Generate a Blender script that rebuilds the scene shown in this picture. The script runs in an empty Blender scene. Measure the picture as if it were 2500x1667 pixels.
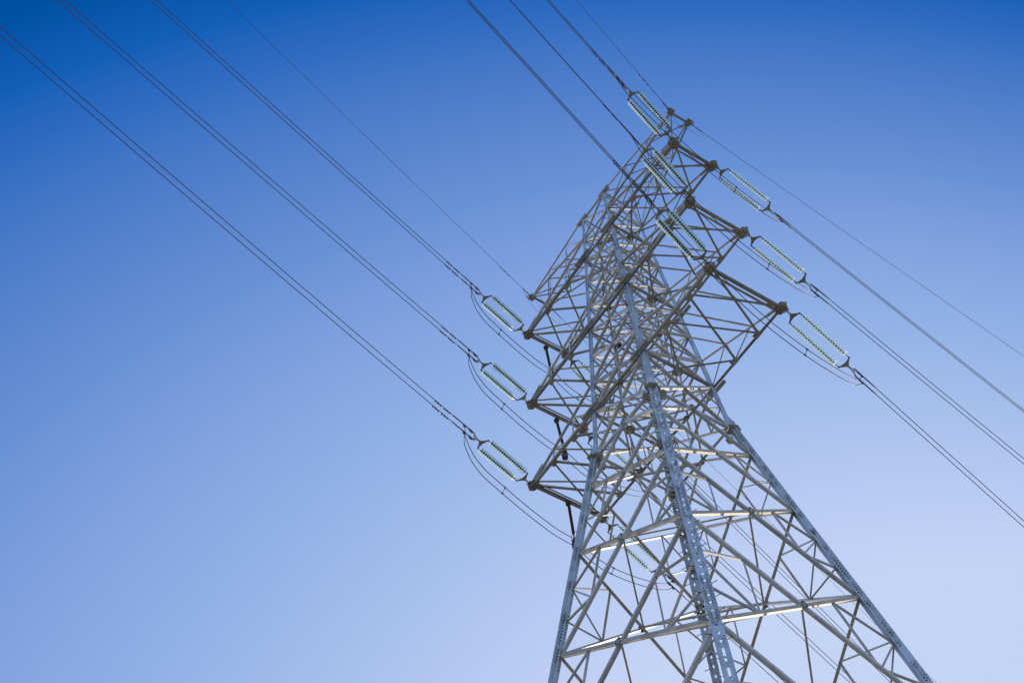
import bpy, math, random
from mathutils import Vector, Matrix
random.seed(7)
V = Vector
S = 0.75                      # model units -> metres
# ------------------------------------------------------------------ camera, sky, sun
scn = bpy.context.scene
CAM = V((37.7464, -40.429, -23.7608))
CR = V((0.54174606, 0.83831137, -0.06119845)); CU = V((0.7186285, -0.42417556, 0.55104281)); CF = V((-0.43598657, 0.34250422, 0.83222988))
cd = bpy.data.cameras.new('camera'); co = bpy.data.objects.new('camera', cd); scn.collection.objects.link(co)
cd.sensor_width = 36.0; cd.lens = 36.0 * 3531.1 / 2500.0; cd.clip_start = 0.1; cd.clip_end = 6000
co.matrix_world = Matrix.Translation(CAM * S) @ Matrix((CR, CU, -CF)).transposed().to_4x4()
scn.camera = co

SUN_AZ = math.radians(-33.0)    # from +Y towards +X
SUN_EL = math.radians(11.0)
w = bpy.data.worlds.new('World'); scn.world = w; w.use_nodes = True
nt = w.node_tree; nt.nodes.clear()
wo = nt.nodes.new('ShaderNodeOutputWorld'); bg = nt.nodes.new('ShaderNodeBackground')
sky = nt.nodes.new('ShaderNodeTexSky'); sky.sky_type = 'NISHITA'; sky.sun_disc = False
sky.sun_elevation = SUN_EL; sky.sun_rotation = SUN_AZ
sky.altitude = 300; sky.air_density = 1.0; sky.dust_density = 0.6; sky.ozone_density = 2.0
# clear-sky gradient by direction: darkest away from the sun and towards the zenith, palest low down on the sun side
L_ = nt.links.new
tc = nt.nodes.new('ShaderNodeTexCoord')
def dotn(v):
    n = nt.nodes.new('ShaderNodeVectorMath'); n.operation = 'DOT_PRODUCT'; n.inputs[1].default_value = v; L_(tc.outputs['Generated'], n.inputs[0]); return n.outputs['Value']
def mth(op, a, b, c=None):
    n = nt.nodes.new('ShaderNodeMath'); n.operation = op
    for i, q in enumerate((a, b, c)):
        if q is None: continue
        if isinstance(q, (int, float)): n.inputs[i].default_value = q
        else: L_(q, n.inputs[i])
    return n.outputs[0]
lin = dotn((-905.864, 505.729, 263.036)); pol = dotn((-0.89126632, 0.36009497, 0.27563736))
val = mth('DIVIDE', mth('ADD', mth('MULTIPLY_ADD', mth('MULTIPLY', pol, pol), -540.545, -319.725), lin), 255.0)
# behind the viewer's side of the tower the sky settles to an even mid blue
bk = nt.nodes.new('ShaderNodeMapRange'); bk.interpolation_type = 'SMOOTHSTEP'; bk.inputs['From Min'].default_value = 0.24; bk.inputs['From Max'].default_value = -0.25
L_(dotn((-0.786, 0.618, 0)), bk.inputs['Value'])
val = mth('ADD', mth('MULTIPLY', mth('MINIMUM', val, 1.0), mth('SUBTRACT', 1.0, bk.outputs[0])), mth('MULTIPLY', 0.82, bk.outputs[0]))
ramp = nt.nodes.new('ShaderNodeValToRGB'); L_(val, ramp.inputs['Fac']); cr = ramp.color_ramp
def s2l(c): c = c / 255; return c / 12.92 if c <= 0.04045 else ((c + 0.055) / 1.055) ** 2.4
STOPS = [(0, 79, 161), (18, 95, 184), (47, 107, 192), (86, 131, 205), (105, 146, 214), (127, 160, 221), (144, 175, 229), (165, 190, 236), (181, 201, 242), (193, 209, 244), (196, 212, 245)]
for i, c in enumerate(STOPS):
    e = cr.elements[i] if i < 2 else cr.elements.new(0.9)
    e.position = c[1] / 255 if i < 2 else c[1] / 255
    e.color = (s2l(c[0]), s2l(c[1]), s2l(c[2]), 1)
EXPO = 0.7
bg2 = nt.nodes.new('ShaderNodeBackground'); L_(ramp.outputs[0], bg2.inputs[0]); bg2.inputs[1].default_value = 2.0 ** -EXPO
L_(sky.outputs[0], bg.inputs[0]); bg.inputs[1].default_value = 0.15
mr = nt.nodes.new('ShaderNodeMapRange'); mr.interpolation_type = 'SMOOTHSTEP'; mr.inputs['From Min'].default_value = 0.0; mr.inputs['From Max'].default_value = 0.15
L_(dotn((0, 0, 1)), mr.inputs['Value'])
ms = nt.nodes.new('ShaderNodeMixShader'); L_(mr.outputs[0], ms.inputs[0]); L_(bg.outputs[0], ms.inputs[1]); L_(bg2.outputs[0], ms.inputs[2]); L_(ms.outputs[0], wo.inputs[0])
sd = bpy.data.lights.new('sun', 'SUN'); sd.energy = 2.0; sd.angle = math.radians(0.5); sd.color = (1.0, 0.86, 0.68)
so = bpy.data.objects.new('sun', sd); scn.collection.objects.link(so)
SD = V((math.sin(SUN_AZ) * math.cos(SUN_EL), math.cos(SUN_AZ) * math.cos(SUN_EL), math.sin(SUN_EL)))
so.rotation_euler = SD.to_track_quat('Z', 'Y').to_euler()
scn.view_settings.view_transform = 'Standard'; scn.view_settings.look = 'None'
scn.view_settings.exposure = EXPO; scn.view_settings.gamma = 1.0
scn.render.engine = 'CYCLES'

# ------------------------------------------------------------------ materials
def mat(name, col, rough=0.5, metal=0.0, var=None, vscale=3.0, trans=0.0, ior=1.5, bump=0.0):
    m = bpy.data.materials.new(name); m.use_nodes = True; n = m.node_tree.nodes; l = m.node_tree.links
    p = n['Principled BSDF']; p.inputs['Base Color'].default_value = (*col, 1); p.inputs['Roughness'].default_value = rough
    p.inputs['Metallic'].default_value = metal; p.inputs['Transmission Weight'].default_value = trans; p.inputs['IOR'].default_value = ior
    if var:
        tc = n.new('ShaderNodeTexCoord'); a = n.new('ShaderNodeTexNoise'); a.inputs['Scale'].default_value = vscale; a.inputs['Detail'].default_value = 6; a.inputs['Roughness'].default_value = 0.7
        b = n.new('ShaderNodeTexNoise'); b.inputs['Scale'].default_value = vscale * 9; b.inputs['Detail'].default_value = 3
        r = n.new('ShaderNodeValToRGB'); r.color_ramp.elements[0].position = 0.36; r.color_ramp.elements[1].position = 0.62
        r.color_ramp.elements[0].color = (*var, 1); r.color_ramp.elements[1].color = (*col, 1)
        mx = n.new('ShaderNodeMath'); mx.operation = 'MULTIPLY_ADD'; mx.inputs[1].default_value = 0.35
        l.new(tc.outputs['Object'], a.inputs['Vector']); l.new(tc.outputs['Object'], b.inputs['Vector'])
        l.new(b.outputs['Fac'], mx.inputs[0]); l.new(a.outputs['Fac'], mx.inputs[2])
        sb = n.new('ShaderNodeMath'); sb.operation = 'SUBTRACT'; sb.inputs[1].default_value = 0.175
        l.new(mx.outputs[0], sb.inputs[0]); l.new(sb.outputs[0], r.inputs['Fac']); 
        oi = n.new('ShaderNodeObjectInfo'); mv = n.new('ShaderNodeMapRange'); mv.inputs['To Min'].default_value = 0.80; mv.inputs['To Max'].default_value = 1.16
        hs = n.new('ShaderNodeHueSaturation'); l.new(oi.outputs['Random'], mv.inputs['Value']); l.new(mv.outputs[0], hs.inputs['Value'])
        l.new(r.outputs['Color'], hs.inputs['Color']); l.new(hs.outputs[0], p.inputs['Base Color'])
        rr = n.new('ShaderNodeMapRange'); rr.inputs['To Min'].default_value = max(0.05, rough - 0.12); rr.inputs['To Max'].default_value = rough + 0.15
        l.new(a.outputs['Fac'], rr.inputs['Value']); l.new(rr.outputs[0], p.inputs['Roughness'])
    return m
STEEL = mat('galvanized_steel', (0.56, 0.61, 0.67), 0.52, 0.12, var=(0.41, 0.43, 0.44), vscale=1.3)
LEGM = mat('leg_zinc_sky_tint', (0.48, 0.63, 0.82), 0.48, 0.15, var=(0.34, 0.42, 0.50), vscale=0.9)  # blue sky reflection on the legs is mixed into this base colour
STEEL2 = mat('weathered_zinc_olive_shade', (0.56, 0.55, 0.50), 0.58, 0.10, var=(0.37, 0.35, 0.30), vscale=1.6)  # weathering blotches; base also carries the olive ground-bounce shade of brace undersides
ARM = mat('aged_zinc_arm_shade', (0.40, 0.395, 0.36), 0.58, 0.10, var=(0.25, 0.235, 0.20), vscale=1.2)  # aged blotches over a base darkened for the shaded arm undersides
BOLT = mat('dark_bolt_steel', (0.045, 0.042, 0.04), 0.6, 0.3)
FIT = mat('forged_fitting', (0.13, 0.115, 0.095), 0.5, 0.4, var=(0.07, 0.055, 0.045), vscale=4)
BLUEP = mat('bright_zinc_link', (0.45, 0.50, 0.56), 0.4, 0.3)
WIRE = mat('stranded_aluminium', (0.10, 0.092, 0.085), 0.45, 0.4)
EWIRE = mat('earth_wire_steel', (0.09, 0.09, 0.10), 0.5, 0.4)
CAPM = mat('insulator_cap_iron', (0.03, 0.03, 0.028), 0.55, 0.3)
POLY = mat('dark_rod_rubber', (0.09, 0.06, 0.045), 0.55, 0.0, var=(0.05, 0.035, 0.03), vscale=3)
CONC = mat('footing_concrete', (0.36, 0.34, 0.31), 0.9, 0.0, var=(0.24, 0.22, 0.20), vscale=1)
GROUND = mat('dry_grass_ground', (0.36, 0.30, 0.19), 0.95, 0.0, var=(0.25, 0.20, 0.12), vscale=0.08)
def glass_mat():
    m = bpy.data.materials.new('toughened_glass'); m.use_nodes = True; n = m.node_tree.nodes; l = m.node_tree.links
    n.remove(n['Principled BSDF']); o = n['Material Output']
    tr = n.new('ShaderNodeBsdfTransparent'); tr.inputs['Color'].default_value = (0.82, 0.98, 0.99, 1)
    tl = n.new('ShaderNodeBsdfTranslucent'); tl.inputs['Color'].default_value = (0.95, 1.0, 0.86, 1)
    df = n.new('ShaderNodeBsdfDiffuse'); df.inputs['Color'].default_value = (0.50, 0.86, 0.88, 1)
    gl = n.new('ShaderNodeBsdfGlossy'); gl.inputs['Color'].default_value = (0.95, 1, 1, 1); gl.inputs['Roughness'].default_value = 0.22
    a = n.new('ShaderNodeMixShader'); a.inputs[0].default_value = 0.38; l.new(tl.outputs[0], a.inputs[1]); l.new(df.outputs[0], a.inputs[2])
    b = n.new('ShaderNodeMixShader'); b.inputs[0].default_value = 0.72; l.new(tr.outputs[0], b.inputs[1]); l.new(a.outputs[0], b.inputs[2])
    c = n.new('ShaderNodeMixShader'); c.inputs[0].default_value = 0.10; l.new(b.outputs[0], c.inputs[1]); l.new(gl.outputs[0], c.inputs[2])
    l.new(c.outputs[0], o.inputs['Surface']); return m
GLASS = glass_mat()

# ------------------------------------------------------------------ mesh helpers
col = scn.collection
class MB:
    def __init__(s): s.v = []; s.f = []
    def poly(s, vs, fs):
        b = len(s.v); s.v += [V(p) for p in vs]; s.f += [tuple(b + i for i in f) for f in fs]; return s
    def prism(s, pts, off):
        n = len(pts); off = V(off)
        a = V((0, 0, 0))
        for i in range(n):
            p, q = V(pts[i]), V(pts[(i + 1) % n]); a += p.cross(q)
        if a.dot(off) < 0: pts = pts[::-1]
        vs = list(pts) + [V(p) + off for p in pts]
        fs = [tuple(reversed(range(n))), tuple(range(n, 2 * n))] + [(i, (i + 1) % n, n + (i + 1) % n, n + i) for i in range(n)]
        return s.poly(vs, fs)
    def build(s, name, m, parent=None, org=(0, 0, 0), smooth=False):
        me = bpy.data.meshes.new(name); o3 = V(org)
        me.from_pydata([tuple((p - o3) * S) for p in s.v], [], s.f); me.update()
        me.materials.append(m)
        if smooth: me.polygons.foreach_set('use_smooth', [True] * len(me.polygons))
        o = bpy.data.objects.new(name, me); col.objects.link(o)
        if parent: o.parent = parent
        else: o.location = o3 * S
        return o
def tag(o, label=None, cat=None, group=None, kind=None):
    if label: o['label'] = label
    if cat: o['category'] = cat
    if group: o['group'] = group
    if kind: o['kind'] = kind
    return o
def empty(name, loc):
    o = bpy.data.objects.new(name, None); col.objects.link(o); o.location = V(loc) * S; o.empty_display_size = 0.3; return o
_j = [0]
def jit():
    _j[0] += 1; return 0.004 + 0.0035 * (_j[0] % 9)
def angle(mb, a, b, wd, n, flip=1, t=None, off=0.0, low=True):
    """rolled L section from a to b; one flange lies in the face with outward normal n, the other points inwards"""
    a, b, n = V(a), V(b), V(n).normalized(); d = (b - a).normalized(); n = (n - d * n.dot(d)).normalized()
    u = d.cross(n).normalized()
    if low:
        if u.z < 0: u = -u
    u = u * flip; t = t or max(0.022, wd * 0.11)
    o = n * (off + jit()) - u * wd * 0.5
    prof = [(0, 0), (wd, 0), (wd, t), (t, t), (t, wd), (0, wd)]
    mb.prism([a + o + u * x - n * y for x, y in prof], b - a); return mb
def box(mb, c, x, y, z):
    c, x, y, z = V(c), V(x), V(y), V(z)
    mb.prism([c - x - y - z, c + x - y - z, c + x + y - z, c - x + y - z], z * 2); return mb
def frame(d):
    d = V(d).normalized(); a = V((0, 0, 1)) if abs(d.z) < 0.9 else V((1, 0, 0)); u = d.cross(a).normalized(); return d, u, u.cross(d).normalized()
def tube(mb, pts, r, n=6, cap=True):
    pts = [V(p) for p in pts]; rings = []; u = None
    for i, p in enumerate(pts):
        d = (pts[min(i + 1, len(pts) - 1)] - pts[max(i - 1, 0)]).normalized()
        if u is None: u = frame(d)[1]
        u = (u - d * u.dot(d)).normalized(); v = d.cross(u); rr = r[i] if isinstance(r, (list, tuple)) else r
        rings.append([p + (u * math.cos(2 * math.pi * k / n) + v * math.sin(2 * math.pi * k / n)) * rr for k in range(n)])
    vs = [q for g in rings for q in g]; fs = []
    for i in range(len(pts) - 1):
        for k in range(n): fs.append((i * n + k, i * n + (k + 1) % n, (i + 1) * n + (k + 1) % n, (i + 1) * n + k))
    if cap: fs += [tuple(reversed(range(n))), tuple((len(pts) - 1) * n + k for k in range(n))]
    mb.poly(vs, fs); return mb
def bolt(mb, p, n, r=0.034, h=0.045):
    d, u, v = frame(n); mb.prism([V(p) + (u * math.cos(k * math.pi / 3) + v * math.sin(k * math.pi / 3)) * r for k in range(6)], d * h); return mb
def ring(mb, c, nrm, R, r, n=14, m=6, st=1.0, ax=None):
    d, u, v = frame(nrm)
    if ax is not None: u = (V(ax) - d * V(ax).dot(d)).normalized(); v = d.cross(u)
    pts = [V(c) + u * math.cos(2 * math.pi * k / n) * R * st + v * math.sin(2 * math.pi * k / n) * R for k in range(n)]
    vs = []; fs = []
    for k in range(n):
        e = (pts[(k + 1) % n] - pts[k - 1]).normalized(); o = e.cross(d)
        vs += [pts[k] + (o * math.cos(2 * math.pi * j / m) + d * math.sin(2 * math.pi * j / m)) * r for j in range(m)]
    for k in range(n):
        for j in range(m): fs.append((k * m + j, k * m + (j + 1) % m, ((k + 1) % n) * m + (j + 1) % m, ((k + 1) % n) * m + j))
    mb.poly(vs, fs); return mb
def chain(mb, a, b, n, R=0.07, r=0.02):
    a, b = V(a), V(b); d, u, v = frame(b - a); L = (b - a).length / n
    for i in range(n): ring(mb, a + (b - a) * (i + 0.5) / n, u if i % 2 else v, R * 0.55, r, 12, 6, st=(L * 0.62) / (R * 0.55), ax=d)
    return mb

# ------------------------------------------------------------------ pylon geometry
ZW, Z1, Z1T, Z2, Z2T, Z3, Z3T, ZT = 45.52, 49.91, 52.92, 59.11, 62.12, 68.47, 71.38, 74.49
ZM1, ZM2 = 55.95, 65.25
ZA, ZB, ZC, ZD, ZE, ZF = 42.66, 37.24, 29.84, 20.28, 8.0, -7.0
ZG = CAM.z - 1.6 / S           # ground
def half(z):
    return 3.0 + 0.168 * (ZW - z) if z <= ZW else 3.0 + (1.458 - 3.0) * (z - ZW) / (ZT - ZW)
SG = {'N': (1, -1), 'L': (-1, -1), 'R': (1, 1), 'F': (-1, 1)}
def lp(k, z):
    h = half(z); return V((SG[k][0] * h, SG[k][1] * h, z))
FACES = [('N', 'R', V((1, 0, 0))), ('L', 'N', V((0, -1, 0))), ('F', 'L', V((-1, 0, 0))), ('R', 'F', V((0, 1, 0)))]
TOW = empty('transmission_pylon', (0, 0, ZG))
tag(TOW, 'tall galvanized steel lattice pylon with three tiers of crossarms', 'pylon')
OG = (0, 0, ZG)

def leg_seg(mb, k, z0, z1, wd, gap=0.0, out=False, t=0.045):
    sx, sy = SG[k]; a, b = lp(k, z0), lp(k, z1)
    if gap:
        x = V((-sx if not out else sx, 0, 0)); y = V((0, sy if not out else -sy, 0))
    else: x = V((-sx, 0, 0)); y = V((0, -sy, 0))
    o = (x + y) * gap
    prof = [(0, 0), (wd, 0), (wd, t), (t, t), (t, wd), (0, wd)]
    mb.prism([a + o + x * p + y * q for p, q in prof], b - a)
for k in 'NLRF':
    mb = MB(); sx, sy = SG[k]
    # below the waist: two angles set corner to corner with a slot between them
    leg_seg(mb, k, ZG, ZW - 0.35, 0.27, 0.036, False, 0.035); leg_seg(mb, k, ZG, ZW - 0.35, 0.27, 0.036, True, 0.035)
    leg_seg(mb, k, ZW - 0.4, Z2 - 0.6, 0.33); leg_seg(mb, k, Z2 - 0.6, ZM2, 0.28); leg_seg(mb, k, ZM2, ZT + 0.15, 0.22)
    leg = mb.build('leg', LEGM, TOW, OG)
    # batten plates bridging the slot
    z = ZD - 2.0; d = (lp(k, z + 1) - lp(k, z)).normalized(); n0 = 0; bt = MB()
    zz = ZG + 2
    while zz < z - 0.6: box(bt, lp(k, zz), V((-sx * 0.065, sy * 0.065, 0)), d * 0.21, V((sx, sy, 0)) * 0.010); zz += 1.2
    tag(bt.build('batten_plates', LEGM, leg, OG), kind='stuff')
    bt = MB(); box(bt, lp(k, z), V((-sx * 0.065, sy * 0.065, 0)), d * 0.21, V((sx, sy, 0)) * 0.010); z0 = z; b0 = bt.build('batten_plate', LEGM, leg, OG); z += 0.60
    while z < ZW - 0.8:
        c_ = b0.copy(); col.objects.link(c_); c_.parent = leg; c_.location = (lp(k, z) - lp(k, z0)) * S; z += 0.60
    # bolts at the joints
    bm = MB()
    def cluster(z, rows, wd, o, out):
        sgn = 1 if out else -1
        for r in range(rows):
            for c in (0.3, 0.68):
                p = lp(k, z + (r - rows / 2) * 0.21 + (0.08 if c > 0.5 else 0))
                if z < ZW - 0.3:
                    ax_, ay_ = (-sx, sy) if not out else (sx, -sy); e_ = 0.036
                    # heads on the camera-side and back faces of both flanges
                    for q in (-1, 1):
                        bolt(bm, p + V((ax_ * (e_ + c * 0.26), ay_ * (e_ + (0.036 if q > 0 else -0.002)), 0)), (0, ay_ * q, 0), 0.021)
                        bolt(bm, p + V((ax_ * (e_ + (0.036 if q > 0 else -0.002)), ay_ * (e_ + c * 0.26), 0)), (ax_ * q, 0, 0), 0.021)
                else:
                    bolt(bm, p + V((-sx * c * wd, sy * 0.002, 0)), (0, sy, 0), 0.021); bolt(bm, p + V((sx * 0.002, -sy * c * wd, 0)), (sx, 0, 0), 0.021)
    for z, r in ((ZA, 4), (ZA - 2.7, 3), (ZB, 5), (ZB - 2.5, 3), (ZB - 4.9, 3), (ZC, 5), (ZC - 3.2, 3), (ZC - 6.4, 3), (ZD, 5), (ZC + 1.6, 8), (ZD + 1.8, 6), (ZA + 1.2, 5)):
        cluster(z, r, 0.40, 0.045, False); cluster(z + 0.3, max(2, r - 2), 0.40, 0.045, True)
    zz = ZA
    while zz > ZD - 3:
        cluster(zz, 2, 0.40, 0.045, True); zz -= 1.5
    for z, r in ((ZW + 2.1, 6), (Z1, 9), (Z1 + 1.2, 5), (Z1T, 8), (ZM1, 9), (Z2, 8), (Z2 + 0.9, 6), (Z2T, 7), (ZM2, 9), (Z3, 6), (Z3T, 8), (ZT - 1.2, 2), (Z2 - 1.4, 10)):
        cluster(z, r, 0.31 if z < Z2 else 0.24, 0.0 if z < Z2 else 0.015, False)
    tag(bm.build('bolt_heads', BOLT, leg, OG), kind='stuff')
    if k in 'NF':
        z = ZD - 1.5; i = 0; proto = {}
        while z < ZT - 0.4:
            p = lp(k, z); low = z < ZW - 0.5; c = 0.29 if low else 0.32 if z < Z2 - 0.6 else 0.27 if z < ZM2 else 0.21
            key = (i % 2, low)
            if i % 2: a = p + V((-sx * c, 0, 0)); d = V((-sx * 0.12, sy * 0.30, 0.03))
            else: a = p + V((0, -sy * c, 0)); d = V((sx * 0.30, -sy * 0.12, 0.03))
            if key not in proto:
                sb = MB(); tube(sb, [a, a + d], 0.020, 5); tube(sb, [a + d, a + d * 1.08], 0.036, 6); o = sb.build('step_bolt', BOLT, leg, OG); proto[key] = (o, a)
            else:
                o = proto[key][0].copy(); col.objects.link(o); o.parent = leg; o.location = (a - proto[key][1]) * S
            z += 0.56; i += 1
    # waist knuckle: flared casing plates and hexagonal end plates seen from below
    ax = (lp(k, ZW) - lp(k, ZW - 1)).normalized()
    kp = MB()
    cs = V((sx, sy, 0))
    for (dx, dy, nrm) in ((1, 0, V((0, sy, 0))), (0, 1, V((sx, 0, 0)))):
        tdir = V((-sx * dx, -sy * dy, 0)); p = lp(k, ZW)
        kp.prism([p + nrm * 0.02 + tdir * x + V((0, 0, zz)) for x, zz in ((-0.28, -0.15), (0.62, -0.25), (0.70, 0.05), (0.42, 0.5), (0.32, 1.0), (0.0, 1.0), (-0.10, 0.7), (-0.30, 0.25))], nrm * 0.03)
    kp.build('knuckle_plate', LEGM, leg, OG)
    hx = MB()
    def hexa(c, R, nrm, th=0.05):
        d, u, v = frame(nrm); hx.prism([c + u * math.cos(a) * R + v * math.sin(a) * R * 0.82 for a in [math.pi / 6 + i * math.pi / 3 for i in range(6)]], d * th)
    hexa(lp(k, ZW) + V((sx * 0.05, sy * 0.05, -0.28)), 0.50, V((-sx * 0.15, -sy * 0.15, 1)))
    hexa(lp(k, ZW - 0.55) + V((-sx * 0.62, sy * 0.05, 0)), 0.33, V((-sx * 0.5, 0, 0.8)))
    hexa(lp(k, ZW - 0.55) + V((sx * 0.05, -sy * 0.62, 0)), 0.33, V((0, -sy * 0.5, 0.8)))
    hx.build('knuckle_end_plate', ARM, leg, OG)
    tp = MB(); box(tp, lp(k, ZT) + V((0, sy * 0.05, 0.02)), V((0.62, 0, 0.02)), V((0, 0.015, 0)), V((0, 0, 0.13))); box(tp, lp(k, ZT) + V((0, -sy * 0.10, -0.14)), V((0.55, 0, 0)), V((0, 0.12, 0)), V((0, 0, 0.012))); tp.build('top_plate', ARM, leg, OG)
    # footing
    ft = MB(); p = lp(k, ZG); box(ft, p + V((0, 0, 0.25)), V((0.9, 0, 0)), V((0, 0.9, 0)), V((0, 0, 0.5))); ft.build('footing', CONC, leg, OG)

# ---- body bracing
def lerp(a, b, t): return a + (b - a) * t
nred = [0]; redstuff = MB()
def redundant(a, b, n, wd=0.10, seen=True):
    if seen and nred[0] < 99:
        nred[0] += 1; mb = MB(); angle(mb, a, b, wd, n, off=-0.10); mb.build('redundant_brace', random.choice((STEEL, STEEL2)), TOW, OG)
    else: angle(redstuff, a, b, wd, n, off=-0.10)
def isect(a, b, c, d):
    # closest point of two crossing diagonals
    u, v, w0 = b - a, d - c, a - c
    A, B, C, D, E_ = u.dot(u), u.dot(v), v.dot(v), u.dot(w0), v.dot(w0)
    s = (B * E_ - C * D) / (A * C - B * B); return a + u * s
UP = [ZW, Z1, Z1T, ZM1, Z2, Z2T, ZM2, Z3, Z3T, ZT]
LO = [ZA, ZB, ZC, ZD, ZE, ZF, ZG + 0.6]
gus = MB(); gb = MB()
def gusset(c, nrm, R, nb=8, m=ARM):
    d, u, v = frame(nrm); pts = [c + u * math.cos(a) * R + v * math.sin(a) * R for a in [0.3 + i * math.pi / 4 for i in range(8)]]
    mb = MB(); mb.prism([p - d * 0.015 for p in pts], d * 0.03); o = mb.build('gusset_plate', m, TOW, OG)
    b2 = MB()
    for i in range(nb):
        a = i * 2 * math.pi / nb; p = c + u * math.cos(a) * R * 0.66 + v * math.sin(a) * R * 0.66
        bolt(b2, p + d * 0.015, d); bolt(b2, p - d * 0.015, -d)
    tag(b2.build('bolt_heads', BOLT, o, OG), kind='stuff')
for fi, (ka, kb, n) in enumerate(FACES):
    for zs, wd in ((UP, None), (LO, None)):
        for z0, z1 in zip(zs[:-1], zs[1:]):
            a0, b0, a1, b1 = lp(ka, z0), lp(kb, z0), lp(ka, z1), lp(kb, z1)
            W = 0.195 if zs is LO else 0.185 if z0 < Z1T else 0.16 if z0 < Z3 else 0.12
            for j, (p, q) in enumerate(((a0, b1), (b0, a1))):
                mb = MB(); angle(mb, p, q, W, n, off=-0.07 if j else -0.02)
                mb.build('diagonal_brace', STEEL if (j == (fi % 2)) else STEEL2, TOW, OG)
            h = abs(z1 - z0)
            if h > 4.0:
                C = isect(a0, b1, b0, a1)
                for (A, B) in ((a0, a1), (b0, b1)):
                    top, bot = (A, B) if A.z > B.z else (B, A)
                    P, Q = lerp(top, C, 0.5), lerp(C, bot, 0.5); seen = bot.z > ZD - 1
                    if h < 6:
                        M = lerp(top, bot, 0.5); prs = ((P, M), (M, Q), (P, Q))
                    else:
                        M1, M2 = lerp(top, bot, 0.36), lerp(top, bot, 0.68); prs = ((P, M1), (P, Q), (Q, M1), (Q, M2))
                    for p, q in prs: redundant(p, q, n, 0.105 if h > 6 else 0.09, seen)
            if zs is LO and h > 6 and z0 > ZE:
                gusset(isect(a0, b1, b0, a1) + n * 0.03, n, 0.24, 8, STEEL)
    # inverted V between the waist and the first lower panel
    mid = lerp(lp(ka, ZW), lp(kb, ZW), 0.5)
    for k in (ka, kb):
        mb = MB(); angle(mb, mid, lp(k, ZA), 0.18, n, off=-0.03); mb.build('diagonal_brace', STEEL, TOW, OG)
    gusset(mid + n * 0.03, n, 0.26, 8, STEEL)
    for z, W in ((ZW, 0.18), (Z1, 0.19), (Z1T, 0.11), (Z2, 0.18), (Z2T, 0.11), (Z3, 0.16), (Z3T, 0.10), (ZT, 0.13)):
        a, b = lp(ka, z), lp(kb, z)
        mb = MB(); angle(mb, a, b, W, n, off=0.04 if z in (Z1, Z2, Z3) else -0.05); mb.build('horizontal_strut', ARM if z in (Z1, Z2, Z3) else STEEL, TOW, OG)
        if z in (Z1, Z2, Z3):
            g = lerp(a, b, 0.5)
            gusset(g - n * 0.14 + V((0, 0, -0.16)), (0, 0, 1), 0.20 if fi in (1, 3) else 0.38 if z < Z3 else 0.30, 8, STEEL2 if fi in (1, 3) else ARM)
            # hanger below the strut to the crossing of the panel
            zl = {Z1: ZW, Z2: ZM1, Z3: ZM2}[z]
            C = isect(lp(ka, z), lp(kb, zl), lp(kb, z), lp(ka, zl)); mb = MB(); angle(mb, g, C, 0.10, n, off=-0.14); mb.build('hanger_bar', STEEL2, TOW, OG)
for z in (ZW, Z1, Z2, Z3, ZB):
    M = [lerp(lp(a, z), lp(b, z), 0.5) + V((0, 0, -0.15)) for a, b, _ in FACES]
    if z == ZB: continue
    for i in range(4):
        mb = MB(); angle(mb, M[i], M[(i + 1) % 4], 0.12, (0, 0, -1), low=False); mb.build('plan_brace', STEEL2, TOW, OG)
    if z != ZW:
        for p, q in (('N', 'F'), ('L', 'R')):
            mb = MB(); angle(mb, lp(p, z) + V((0, 0, -0.2)), lp(q, z) + V((0, 0, -0.2)), 0.10, (0, 0, -1), low=False, off=0.03 if p == 'N' else -0.05); mb.build('plan_brace', STEEL2, TOW, OG)
for z in (ZM1, ZM2, Z1T, Z2T):
    for ka, kb, n in FACES:
        if z in (ZM1, ZM2): mb = MB(); angle(mb, lp(ka, z), lp(kb, z), 0.09, n, off=-0.12); mb.build('horizontal_strut', STEEL, TOW, OG)
    M = [lerp(lp(a, z), lp(b, z), 0.5) + V((0, 0, -0.1)) for a, b, _ in FACES]
    for i in range(4):
        mb = MB(); angle(mb, M[i], M[(i + 1) % 4], 0.085, (0, 0, -1), low=False); mb.build('plan_brace', STEEL, TOW, OG)
for z0, z1 in ((ZB, ZC), (ZC, ZD)):
    C = [isect(lp(a, z0), lp(b, z1), lp(b, z0), lp(a, z1)) - n * 0.15 for a, b, n in FACES]
    for i in range(4):
        mb = MB(); angle(mb, C[i], C[(i + 1) % 4], 0.10, (0, 0, -1), low=False); mb.build('plan_brace', STEEL2, TOW, OG)
if redstuff.v: tag(redstuff.build('redundant_braces', STEEL, TOW, OG), kind='stuff')

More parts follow.
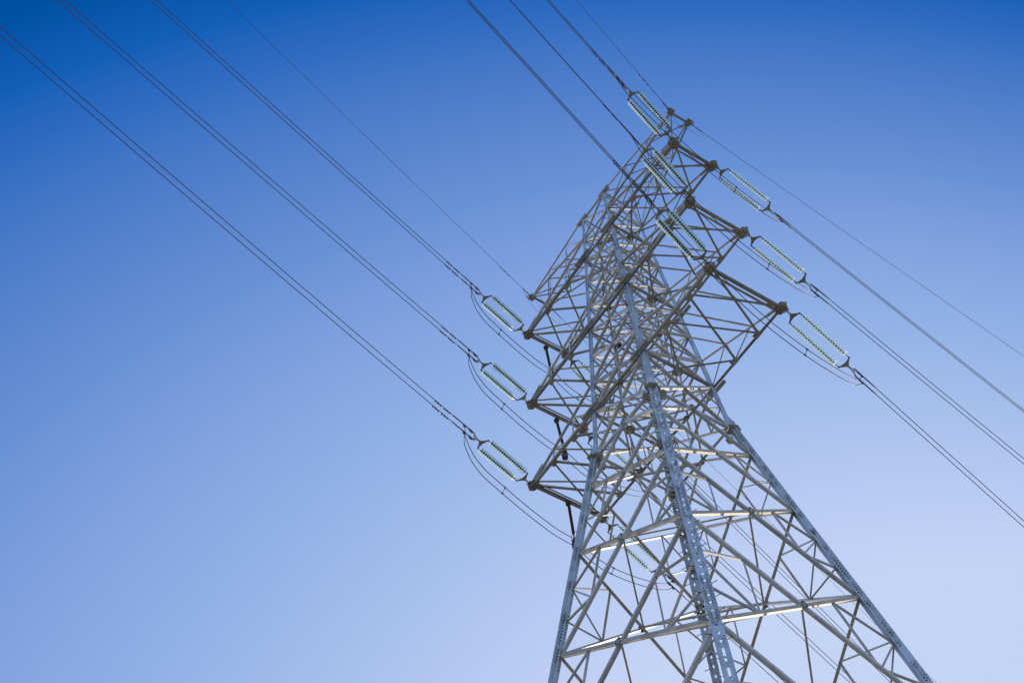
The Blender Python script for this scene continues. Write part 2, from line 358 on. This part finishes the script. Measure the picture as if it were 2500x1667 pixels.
# ---- crossarms
def hang_plate(par, p, s, yd, big=0.68):
    """horizontal lobed hang plate at an arm tip; yd is the direction of the line"""
    mb = MB(); x = V((s, 0, 0)); y = V((0, yd, 0))
    out = [(-0.75, -0.25), (-0.55, -0.42), (0.0, -0.42), (0.30, -0.34), (0.42, -0.10), (0.40, 0.16), (0.30, 0.36), (0.12, 0.52), (-0.12, 0.50), (-0.28, 0.36), (-0.62, 0.34), (-0.78, 0.05)]
    for dz in (-0.14, 0.13):
        mb.prism([V(p) + x * a * big + y * b * big + V((0, 0, dz)) for a, b in out], V((0, 0, 0.03)))
    box(mb, V(p) + V((0, 0, 0.01)), x * 0.3 * big, y * 0.25 * big, V((0, 0, 0.11)))
    o = mb.build('hang_plate', ARM, par, OG)
    e = MB()
    for a, b in ((0.50, -0.02), (0.02, 0.60), (-0.34, 0.50)): ring(e, V(p) + x * a * big + y * b * big, (0, 0, 1), 0.105 * big, 0.04 * big, 14, 6)
    e.build('eye_lug', ARM, o, OG)
    b2 = MB()
    for i in range(4):
        for j in range(2): bolt(b2, V(p) + x * (-0.50 + i * 0.2) * big + y * (-0.2 + j * 0.3) * big + V((0, 0, -0.14)), (0, 0, -1))
    tag(b2.build('bolt_heads', BOLT, o, OG), kind='stuff')
TIPS = {}
def arm(s, zi, zt, X, b, earth=False, ztip=None):
    ztip = ztip if ztip is not None else zi
    nodes = {}; W = 0.125 if earth else 0.19
    root = empty('earthwire_arm' if earth else 'crossarm', (0, 0, 0)); root.parent = TOW
    parts = []
    zb_leg, zt_leg = (zi, zt)
    for yd, k in ((-1, 'N' if s > 0 else 'L'), (1, 'R' if s > 0 else 'F')):
        Bl, Tl = lp(k, zb_leg), lp(k, zt_leg)
        tb = V((s * X, yd * b, ztip)); tt = V((s * (X - 0.25), yd * b, ztip + (0.12 if earth else 0.30)))
        nodes[yd] = dict(B=[Bl, lerp(Bl, tb, 1 / 3), lerp(Bl, tb, 2 / 3), tb], T=[Tl, lerp(Tl, tt, 1 / 3), lerp(Tl, tt, 2 / 3), tt])
        TIPS[(s, zi, yd)] = tb
        fn = V((0, yd, 0))
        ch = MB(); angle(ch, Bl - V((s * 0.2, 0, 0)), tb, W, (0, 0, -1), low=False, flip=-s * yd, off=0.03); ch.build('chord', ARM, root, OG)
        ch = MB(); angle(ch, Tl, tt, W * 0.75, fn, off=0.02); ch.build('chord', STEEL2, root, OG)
        # splice stub beyond the leg at the body end
        if not earth:
            ch = MB(); box(ch, Bl + V((-s * 0.1, yd * 0.28, -0.06)), (tb - Bl).normalized() * 0.85, V((0, 0.09, 0)), V((0, 0, 0.10))); ch.build('splice_plate', ARM, root, OG)
    def br(a, bb, wd, n, off=-0.04, m=ARM, low=True):
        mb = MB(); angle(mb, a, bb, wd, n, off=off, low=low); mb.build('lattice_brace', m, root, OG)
    dn = V((0, 0, -1))
    Nn, Nf = nodes[-1], nodes[1]
    wb = 0.075 if earth else 0.13; wt = 0.065 if earth else 0.085
    for i in (0, 1, 2):
        if i == 0 and not earth:
            # body bay: both inner nodes run to the gusset in the middle of the body face
            g = lerp(Nn['B'][0], Nf['B'][0], 0.5)
            br(Nn['B'][1], g, wb, dn, -0.06, low=False); br(Nf['B'][1], g, wb, dn, -0.09, low=False)
        else:
            br(Nn['B'][i + 1], Nf['B'][i], wb, dn, -0.05, low=False); br(Nf['B'][i + 1], Nn['B'][i], wb, dn, -0.12, low=False)
        # top plane: single diagonals, from the near side towards +x on the far side
        lo, hi = (i, i + 1) if s > 0 else (i + 1, i)
        br(Nn['T'][lo], Nf['T'][hi], wt, V((0, 0, 1)), -0.05, STEEL2, low=False)
        if i and earth: br(Nn['T'][hi], Nf['T'][lo], wt, V((0, 0, 1)), -0.10, STEEL2, low=False)
    for yd, nd in ((-1, Nn), (1, Nf)):
        fn = V((0, yd, 0))
        for i in (1, 2): br(nd['T'][i], nd['B'][i], 0.075, fn, -0.05, STEEL)
        br(nd['T'][1], nd['B'][0], 0.08, fn, -0.09, STEEL); br(nd['T'][2], nd['B'][1], 0.08, fn, -0.09, STEEL)
    # tip beam: a box channel with a lighter angle beside it
    a, bb = Nn['B'][3], Nf['B'][3]; c = lerp(a, bb, 0.5); hl = (bb - a) * 0.5; r = 0.09 if not earth else 0.06
    tbm = MB(); box(tbm, c, V((0.02, 0, 0)), hl, V((0, 0, r))); box(tbm, c + V((-s * (r + 0.015), 0, -r + 0.015)), V((r, 0, 0)), hl * 0.998, V((0, 0, 0.014))); box(tbm, c + V((-s * (r + 0.015), 0, r - 0.015)), V((r, 0, 0)), hl * 0.998, V((0, 0, 0.014)))
    tbm.build('tip_beam', ARM, root, OG)
    if not earth:
        tbm = MB(); box(tbm, c + V((-s * 0.36, 0, -0.02)), V((0.012, 0, 0)), hl * 0.96, V((0, 0, 0.07))); box(tbm, c + V((-s * 0.41, 0, -0.08)), V((0.05, 0, 0)), hl * 0.958, V((0, 0, 0.010)))
        tbm.build('tip_beam', STEEL2, root, OG)
    # sloping splice plates at the very tip (near end stands out in light)
    for yd, nd in ((-1, Nn), (1, Nf)):
        if earth:
            mb = MB(); box(mb, nd['B'][3] + V((0, 0, 0.02)), V((0.26, 0, 0)), V((0, 0.22, 0)), V((0, 0, 0.10))); o = mb.build('hang_plate', ARM, root, OG)
            e = MB(); ring(e, nd['B'][3] + V((s * 0.1, yd * 0.32, 0)), (0, 0, 1), 0.09, 0.035); e.build('eye_lug', ARM, o, OG)
        else:
            hang_plate(root, nd['B'][3] + V((0, 0, -0.02)), s, yd)
            mb = MB(); t0 = nd['T'][3]; d = (nd['T'][2] - t0).normalized()
            box(mb, t0 + d * 0.55 + V((0, yd * 0.06, 0.05)), d * 0.62, V((0, 0.012, 0)), V((0, 0, 0.17))); o = mb.build('splice_plate', STEEL, root, OG)
            b2 = MB()
            for i in range(6):
                for dz in (-0.07, 0.09): bolt(b2, t0 + d * (0.1 + i * 0.18) + V((0, yd * 0.072, 0.05 + dz)), (0, yd, 0))
            tag(b2.build('bolt_heads', BOLT, o, OG), kind='stuff')
        for i in (1, 2):
            if not earth:
                mb = MB(); box(mb, nd['B'][i] + V((-s * 0.05, -yd * 0.10, -0.075)), V((0.28, 0, 0)), V((0, 0.20, 0)), V((0, 0, 0.012))); mb.build('joint_plate', ARM, root, OG)
    return root
for s in (1, -1):
    arm(s, Z1, Z1T, 9.695, 2.757); arm(s, Z2, Z2T, 9.508, 2.2075); arm(s, Z3, Z3T, 9.495, 1.7335)
    arm(s, Z3T, ZT, 9.44, 0.8246, earth=True, ztip=74.668)

# ------------------------------------------------------------------ line hardware
SIDE = {'n': {'l1': (0.3085, 0.0895), 'l2': (0.3156, 0.1515), 'l3': (0.3317, 0.2003), 'r1': (0.3135, 0.0977), 'r2': (0.3206, 0.163), 'r3': (0.3124, 0.1596), 'le': (0.3321, 0.1394), 're': (0.3271, 0.1418)},
        'f': {'l1': (-0.155, 0.325), 'l2': (-0.17, 0.31), 'l3': (-0.205, 0.308), 'r1': (-0.1091, 0.3671), 'r2': (-0.081, 0.285), 'r3': (-0.0738, 0.2307), 're': (0.0014, 0.2703), 'le': (-0.19, 0.30)}}
YK = {'n': (1.061, 5.085, 6.94), 'f': (0.922, 4.837, 6.283)}
BUN = {'n': {'l1': (0.08, 0.62), 'l2': (0.06, 0.60), 'l3': (0.04, 0.60), 'r1': (-0.03, 0.60), 'r2': (-0.10, 0.58), 'r3': (0.0, 0.58)},
       'f': {'l1': (0.10, 0.55), 'l2': (0.10, 0.55), 'l3': (0.10, 0.55), 'r1': (0.15, 0.55), 'r2': (0.14, 0.55), 'r3': (0.0, 0.50)}}
ZI = {'1': Z1, '2': Z2, '3': Z3, 'e': Z3T}
def tip(k, e): return TIPS[(1 if k[0] == 'r' else -1, ZI[k[1]], -1 if e == 'n' else 1)]
def P(k, e, t, c=0.0004):
    ph, s = SIDE[e][k]; g = -1 if e == 'n' else 1
    return tip(k, e) + V((t * math.sin(ph), g * t * math.cos(ph), -s * t + c * t * t))
def dirs(k, e):
    ph, s = SIDE[e][k]; g = -1 if e == 'n' else 1
    d = V((math.sin(ph), g * math.cos(ph), -s)).normalized(); h = V((math.cos(ph), -g * math.sin(ph), 0)); return d, h, (d.cross(h) if d.cross(h).z > 0 else h.cross(d)).normalized()
TIER = {'1': 'bottom', '2': 'middle', '3': 'top'}
LR = {'l': 'left', 'r': 'right'}
# shared glass disc mesh
def disc_mesh():
    prof = [(0.045, 0.060), (0.075, 0.058), (0.115, 0.048), (0.155, 0.030), (0.190, 0.006), (0.214, -0.018), (0.222, -0.040)]
    n = 22; vs = []; fs = []
    for r, z in prof:
        for k in range(n): vs.append((r * math.cos(2 * math.pi * k / n) * S, r * math.sin(2 * math.pi * k / n) * S, z * S))
    m = len(prof)
    for i in range(m - 1):
        for k in range(n):
            j = i + 1; fs.append((i * n + (k + 1) % n, i * n + k, j * n + k, j * n + (k + 1) % n))
    me = bpy.data.meshes.new('glass_disc'); me.from_pydata(vs, [], fs); me.update(); me.materials.append(GLASS)
    me.polygons.foreach_set('use_smooth', [True] * len(me.polygons)); return me
DISC = disc_mesh()
NEARFAR = {'n': 'up-left', 'f': 'down-right'}
def yoke(mb, c, d, h, n, Wd, depth):
    """concave triangular plate: apex along -d*depth from the base centre c"""
    pts = [c - d * depth, c + h * Wd * 0.45 - d * depth * 0.42, c + h * Wd + d * 0.02, c + h * (Wd - 0.02) + d * 0.09, c + h * (Wd - 0.12) + d * 0.06, c + d * 0.0 + h * 0.0,
           c - h * (Wd - 0.12) + d * 0.06, c - h * (Wd - 0.02) + d * 0.09, c - h * Wd + d * 0.02, c - h * Wd * 0.45 - d * depth * 0.42]
    mb.prism([p - n * 0.02 for p in pts], n * 0.04)
for e in 'nf':
    for k in ('l1', 'l2', 'l3', 'r1', 'r2', 'r3'):
        d, h, n = dirs(k, e); y1, y2, cl = YK[e]; og = tip(k, e)
        A = P(k, e, y1); B = P(k, e, y2 + 0.08); ax = (B - A).normalized()
        root = empty('strain_insulator', og)
        tag(root, f"double glass insulator string at the {LR[k[0]]} tip of the {TIER[k[1]]} crossarm, pulling {NEARFAR[e]}", 'insulator', 'glass strain insulators at the crossarm tips')
        mb = MB(); chain(mb, og + d * 0.35 + V((0, 0, -0.02)), A - ax * 0.36, 3, 0.09, 0.022); mb.build('shackle_chain', FIT, root, og)
        Wd = 0.44
        for c, sg in ((A, 1), (B, -1)):
            mb = MB(); yoke(mb, c, ax * sg, h, n, Wd, 0.36); o = mb.build('yoke_plate', ARM, root, og)
            b2 = MB()
            for q in range(5): bolt(b2, c - ax * sg * 0.06 + h * (q - 2) * 0.09 - n * 0.02, -n, 0.022, 0.012)
            tag(b2.build('bolt_holes', BOLT, o, og), kind='stuff')
        NP = 17; pit = 0.207
        L = (B - A).length
        for sg in (-1, 1):
            a = A + h * Wd * sg; b = B + h * Wd * sg
            core = MB(); s0 = (L - NP * pit) * 0.62
            tube(core, [a, b], 0.022, 6)
            tube(core, [a + ax * 0.02, a + ax * 0.10], 0.05, 6); tube(core, [a + ax * 0.17, a + ax * 0.24], 0.045, 6); tube(core, [b - ax * 0.12, b - ax * 0.02], 0.05, 6)
            for i in range(NP):
                p = a + ax * (s0 + i * pit); tube(core, [p - ax * 0.075, p - ax * 0.05, p + ax * 0.03, p + ax * 0.045], [0.035, 0.064, 0.068, 0.05], 8)
            st = core.build('insulator_string', CAPM, root, og)
            q = (-ax).to_track_quat('Z', 'Y')
            for i in range(NP):
                o = bpy.data.objects.new('glass_disc', DISC); col.objects.link(o); o.parent = st
                o.location = (a + ax * (s0 + i * pit + 0.03) - og) * S; o.rotation_mode = 'QUATERNION'; o.rotation_quaternion = q
        # line-side fittings
        hb, vb = BUN[e][k]; sp = h * hb + V((0, 0, vb)); vy = MB(); c0 = B + ax * 0.42; c1 = B + ax * 0.86
        sn = sp.normalized(); tn = ax.cross(sn).normalized()
        vy.prism([c0 - tn * 0.015 - sn * 0.05, c1 - tn * 0.015 - sp * 0.5, c1 + ax * 0.07 - tn * 0.015 - sp * 0.48, c1 + ax * 0.0 - tn * 0.015, c1 + ax * 0.07 - tn * 0.015 + sp * 0.48, c1 - tn * 0.015 + sp * 0.5, c0 - tn * 0.015 + sn * 0.05], tn * 0.03)
        vy.build('link_plate', BLUEP, root, og)
        ld = MB(); lk = MB()
        tube(lk, [B + ax * 0.33, B + ax * 0.47], 0.05, 6); lk.build('yoke_pin', FIT, root, og); lk = MB()
        for sg in (-0.5, 0.5):
            q0 = c1 + sp * sg + ax * 0.12; q1 = q0 + ax * 0.42
            nn = h
            ld.prism([q0 - nn * 0.03 - n * 0.03, q0 + ax * 0.10 - nn * 0.03 - n * 0.19, q0 + ax * 0.34 - nn * 0.03 - n * 0.16, q1 - nn * 0.03, q0 + ax * 0.34 - nn * 0.03 + n * 0.07, q0 + ax * 0.05 - nn * 0.03 + n * 0.05], nn * 0.06)
            ld.build('adjuster_plate', FIT, root, og); ld = MB()
            tube(lk, [q0 - ax * 0.16, q0 + ax * 0.02], 0.045, 6)
            end = P(k, e, cl) + sp * sg
            chain(lk, q1 - ax * 0.02, end, 3, 0.07, 0.02); lk.build('shackle_chain', FIT, root, og); lk = MB()
        # conductors
        for sg, nm in ((0.5, 'upper'), (-0.5, 'lower')):
            pts = [P(k, e, cl + tt) + sp * sg for tt in [0.0, .5, 1, 2, 3, 4, 6, 8, 11, 15, 20, 26, 33, 41, 50, 60, 72, 85, 100, 120, 145, 175, 205]]
            wm = MB(); tube(wm, pts, 0.025, 6); c_ = wm.build('conductor', WIRE, None, og, smooth=True)
            tag(c_, f"{nm} twin cable from the {LR[k[0]]} tip of the {TIER[k[1]]} crossarm, running {NEARFAR[e]}", 'power line', 'twin conductors of the power line')
            sl = MB(); tube(sl, [P(k, e, cl - 0.05) + sp * sg, P(k, e, cl + 1.15) + sp * sg], [0.045, 0.04], 8); sl.build('dead_end_sleeve', WIRE, c_, og, smooth=True)
            tj = MB(); jd = V((0, 0, -1)) if k[0] == 'l' else (V((0, 0, -1)) - d * 0.6).normalized(); pc = P(k, e, cl + 0.05) + sp * sg
            box(tj, pc + jd * 0.10, jd * 0.14, d * 0.09, d.cross(jd).normalized() * 0.03); tj.build('jumper_terminal', FIT, c_, og)
            # vibration dampers hung under the cable
            if e == 'n':
                for t0 in (1.75, 2.6):
                    dm = MB(); p = P(k, e, cl + t0 + (0.15 if sg < 0 else 0)) + sp * sg; dz = V((0, 0, -0.12))
                    box(dm, p + dz * 0.5, d * 0.04, h * 0.03, V((0, 0, 0.08))); tube(dm, [p + dz - d * 0.26, p + dz, p + dz + d * 0.26], 0.014, 5)
                    for q in (-1, 1): tube(dm, [p + dz + d * q * 0.18, p + dz + d * q * 0.21, p + dz + d * q * 0.29, p + dz + d * q * 0.32], [0.02, 0.042, 0.038, 0.015], 7)
                    dm.build('vibration_damper', FIT, c_, og)

# jumpers
def spline(pts, m=6):
    out = []; n = len(pts)
    for i in range(n - 1):
        p0, p1, p2, p3 = pts[max(i - 1, 0)], pts[i], pts[i + 1], pts[min(i + 2, n - 1)]
        for j in range(m):
            t = j / m; out.append(0.5 * ((2 * p1) + (p2 - p0) * t + (2 * p0 - 5 * p1 + 4 * p2 - p3) * t * t + (3 * p1 - p0 - 3 * p2 + p3) * t * t * t))
    out.append(pts[-1]); return out
LN = [(0.0, 0.35), (0.0, 1.3), (0.049, 2.20), (0.11, 2.55), (0.176, 2.64), (0.334, 2.38), (0.494, 2.07), (0.658, 1.63), (0.823, 1.07), (1.0, 0.15)]
LFAR = [(0.0, 0.15), (0.162, 0.98), (0.29, 1.34), (0.485, 1.43), (0.68, 1.27), (0.85, 0.95), (0.95, 0.55), (1.0, 0.1)]
def par(D): return [(u, D * 4 * u * (1 - u)) if 0.01 < u < 0.99 else (u, 0.1) for u in (0, .03, .07, .14, .22, .32, .42, .5, .58, .68, .78, .86, .93, .98, 1.0)]
def sagp(D): return [(0, 0.1), (0.02, 0.55 * D / 3.5), (0.064, 1.41 * D / 3.5), (0.2, 2.55 * D / 3.5), (0.37, 3.38 * D / 3.5), (0.48, 3.55 * D / 3.5), (0.56, 3.45 * D / 3.5), (0.69, 3.05 * D / 3.5), (0.83, 2.25 * D / 3.5), (0.93, 1.45 * D / 3.5), (0.98, 0.6), (1.0, 0.1)]
ROD = {'l1': V((-9.55, 0, 45.95)), 'l2': V((-9.27, 0, 54.85)), 'l3': V((-9.45, 0, 64.95))}
for k in ('l1', 'l2', 'l3', 'r1', 'r2', 'r3'):
    a, b = P(k, 'n', YK['n'][2]), P(k, 'f', YK['f'][2])
    hn = dirs(k, 'n')[1]
    if k[0] == 'l':
        m = ROD[k] + V((0, 0, -0.05))
        pts = [lerp(a, m, u) + V((0, 0, -dr)) for u, dr in LN] + [lerp(m, b, u) + V((0, 0, -dr)) for u, dr in LFAR]
    else:
        pts = [lerp(a, b, u) + V((0, 0, -dr)) for u, dr in sagp({'r1': 3.85, 'r2': 3.5, 'r3': 2.6}[k])]
    og = pts[len(pts) // 2]
    tot = len(pts) - 1; js = []
    for sg, nm in ((1, 'inner' if k[0] == 'l' else 'upper'), (-1, 'outer' if k[0] == 'l' else 'lower')):
        q = []
        for i, p in enumerate(pts):
            f = i / tot; ends = 1 - min(1, min(f, 1 - f) * 5)
            e = 'n' if f < 0.5 else 'f'; hb, vb = BUN[e][k]; spv = dirs(k, e)[1] * hb + V((0, 0, vb))
            off = spv * 0.5 * ends + (V((0.14, 0.02, 0.15)) if k[0] == 'l' else V((0.13, 0.02, 0.15))) * (1 - ends)
            q.append(p + off * sg)
        js.append(spline(q))
        mb = MB(); tube(mb, js[-1], 0.026, 6); o = mb.build('jumper_cable', WIRE, None, og, smooth=True)
        tag(o, f"{nm} jumper cable looping under the {LR[k[0]]} tip of the {TIER[k[1]]} crossarm", 'jumper cable', 'jumper cables under the crossarms')
    J = len(js[0])
    for f in ((0.30, 0.72) if k[0] == 'l' else (0.30, 0.62)):
        i = int(J * f); p, q = js[0][i], js[1][i]; mb = MB(); tube(mb, [p, q], 0.022, 6); dd = (js[0][i + 1] - p).normalized()
        for r in (p, q): tube(mb, [r - dd * 0.07, r + dd * 0.07], 0.055, 6)
        mb.build('spacer', FIT, o, og)
for k, m in ROD.items():
    zt_ = ZI[k[1]] - 0.1; top = V((-9.62, 0.0, zt_)); og = top
    root = empty('jumper_support', og)
    tag(root, f"dark ribbed rod with round weight hanging under the left tip of the {TIER[k[1]]} crossarm", 'insulator', 'jumper support rods under the left arms')
    bot = m + V((0, 0, 0.55)); d = (bot - top).normalized()
    mb = MB(); tube(mb, [top, bot], 0.045, 8)
    nsh = 30
    for i in range(nsh):
        c = lerp(top + d * 0.25, bot - d * 0.15, i / (nsh - 1)); tube(mb, [c - d * 0.012, c + d * 0.022], [0.105, 0.06], 12)
    mb.build('rod', POLY, root, og, smooth=False)
    mb = MB(); tube(mb, [top + d * 0.0, top + d * 0.06, top + d * 0.20, top + d * 0.26], [0.10, 0.20, 0.20, 0.10], 12); mb.build('top_clamp', POLY, root, og)
    mb = MB(); ring(mb, bot + V((0.16, 0.0, -0.1)), (0.2, 1, 0.2), 0.19, 0.018, 18, 5); ring(mb, bot + V((-0.16, 0.0, -0.1)), (0.2, 1, 0.2), 0.19, 0.018, 18, 5); mb.build('guard_ring', FIT, root, og)
    mb = MB(); tube(mb, [bot, m + V((0, 0, -0.1))], 0.045, 8); box(mb, m, V((0.16, 0, 0)), V((0, 0.12, 0)), V((0, 0, 0.10))); mb.build('cable_clamp', FIT, root, og)
    mb = MB(); w0 = m + V((0, 0, -0.25)); tube(mb, [w0, w0 + V((0, 0, -0.05)), w0 + V((0, 0, -0.42)), w0 + V((0, 0, -0.5))], [0.14, 0.22, 0.22, 0.15], 16); mb.build('weight', POLY, root, og)

# earth wires and their bonding loops
for e in 'nf':
    for k in ('le', 're'):
        d, h, n = dirs(k, e); og = tip(k, e); yd = -1 if e == 'n' else 1
        mb = MB(); tube(mb, [P(k, e, t) for t in (0.8, 1.5, 3, 5, 8, 12, 17, 23, 30, 38, 47, 57, 70, 85, 100, 125, 150, 180, 210)], 0.0145, 6)
        o = mb.build('earth_wire', EWIRE, None, og, smooth=True)
        tag(o, f"thin single earth wire from the topmost {LR[k[0]]} arm tip, running {NEARFAR[e]}", 'earth wire', 'earth wires at the pylon top')
        f = MB(); chain(f, P(k, e, 0.25), P(k, e, 0.8), 3, 0.07, 0.02); tube(f, [P(k, e, 0.78), P(k, e, 1.2)], 0.035, 6); f.build('dead_end_clamp', FIT, o, og)
        rod = MB(); tube(rod, [P(k, e, 1.2), P(k, e, 2.8)], 0.019, 6); rod.build('armor_rod', EWIRE, o, og)
        if e == 'n':
            for t0 in (3.35, 3.95):
                dm = MB(); p = P(k, e, t0) + V((0, 0, -0.08)); tube(dm, [p - d * 0.25, p + d * 0.25], 0.012, 5)
                for q in (-1, 1): tube(dm, [p + d * q * 0.16, p + d * q * 0.30], 0.04, 7)
                dm.build('vibration_damper', FIT, o, og)
        b = P(k, e, 1.25); t0 = tip(k, e)
        lp1 = [b, b + V((0, -yd * 0.1, -0.5)), b + V((0.0, -yd * 0.4, -1.3)), t0 + V((0.1, -yd * 0.2, -1.9)), t0 + V((-0.1, -yd * 1.0, -1.7)), t0 + V((-0.35 * (1 if k == 're' else -1), -yd * 0.9, -0.9)), t0 + V((-0.5 * (1 if k == 're' else -1), -yd * 0.3, -0.05))]
        mb = MB(); tube(mb, spline(lp1), 0.012, 5); o2 = mb.build('bonding_loop', EWIRE, None, og, smooth=True)
        tag(o2, f"thin bonding loop at the topmost {LR[k[0]]} arm tip, {'upper-left' if e == 'n' else 'lower-right'} side", 'wire loop', 'bonding loops at the earth-wire arms')

# ------------------------------------------------------------------ ground
gm = MB(); R = 4200 / S; N = 48
vs = []; fs = []
rr = [0, 30, 60, 120, 240, 480, 900, 1800, R]
for i, r in enumerate(rr):
    for k in range(N):
        a = 2 * math.pi * k / N; vs.append(V((r * math.cos(a), r * math.sin(a), ZG + (0 if r < 100 else -0.0) )))
for i in range(len(rr) - 1):
    for k in range(N):
        if i == 0: fs.append((k, N + k, N + (k + 1) % N)) if False else fs.append((i * N + k, (i + 1) * N + k, (i + 1) * N + (k + 1) % N, i * N + (k + 1) % N))
        else: fs.append((i * N + k, (i + 1) * N + k, (i + 1) * N + (k + 1) % N, i * N + (k + 1) % N))
gm.poly(vs, fs); g = gm.build('ground', GROUND, None, OG); tag(g, kind='structure')
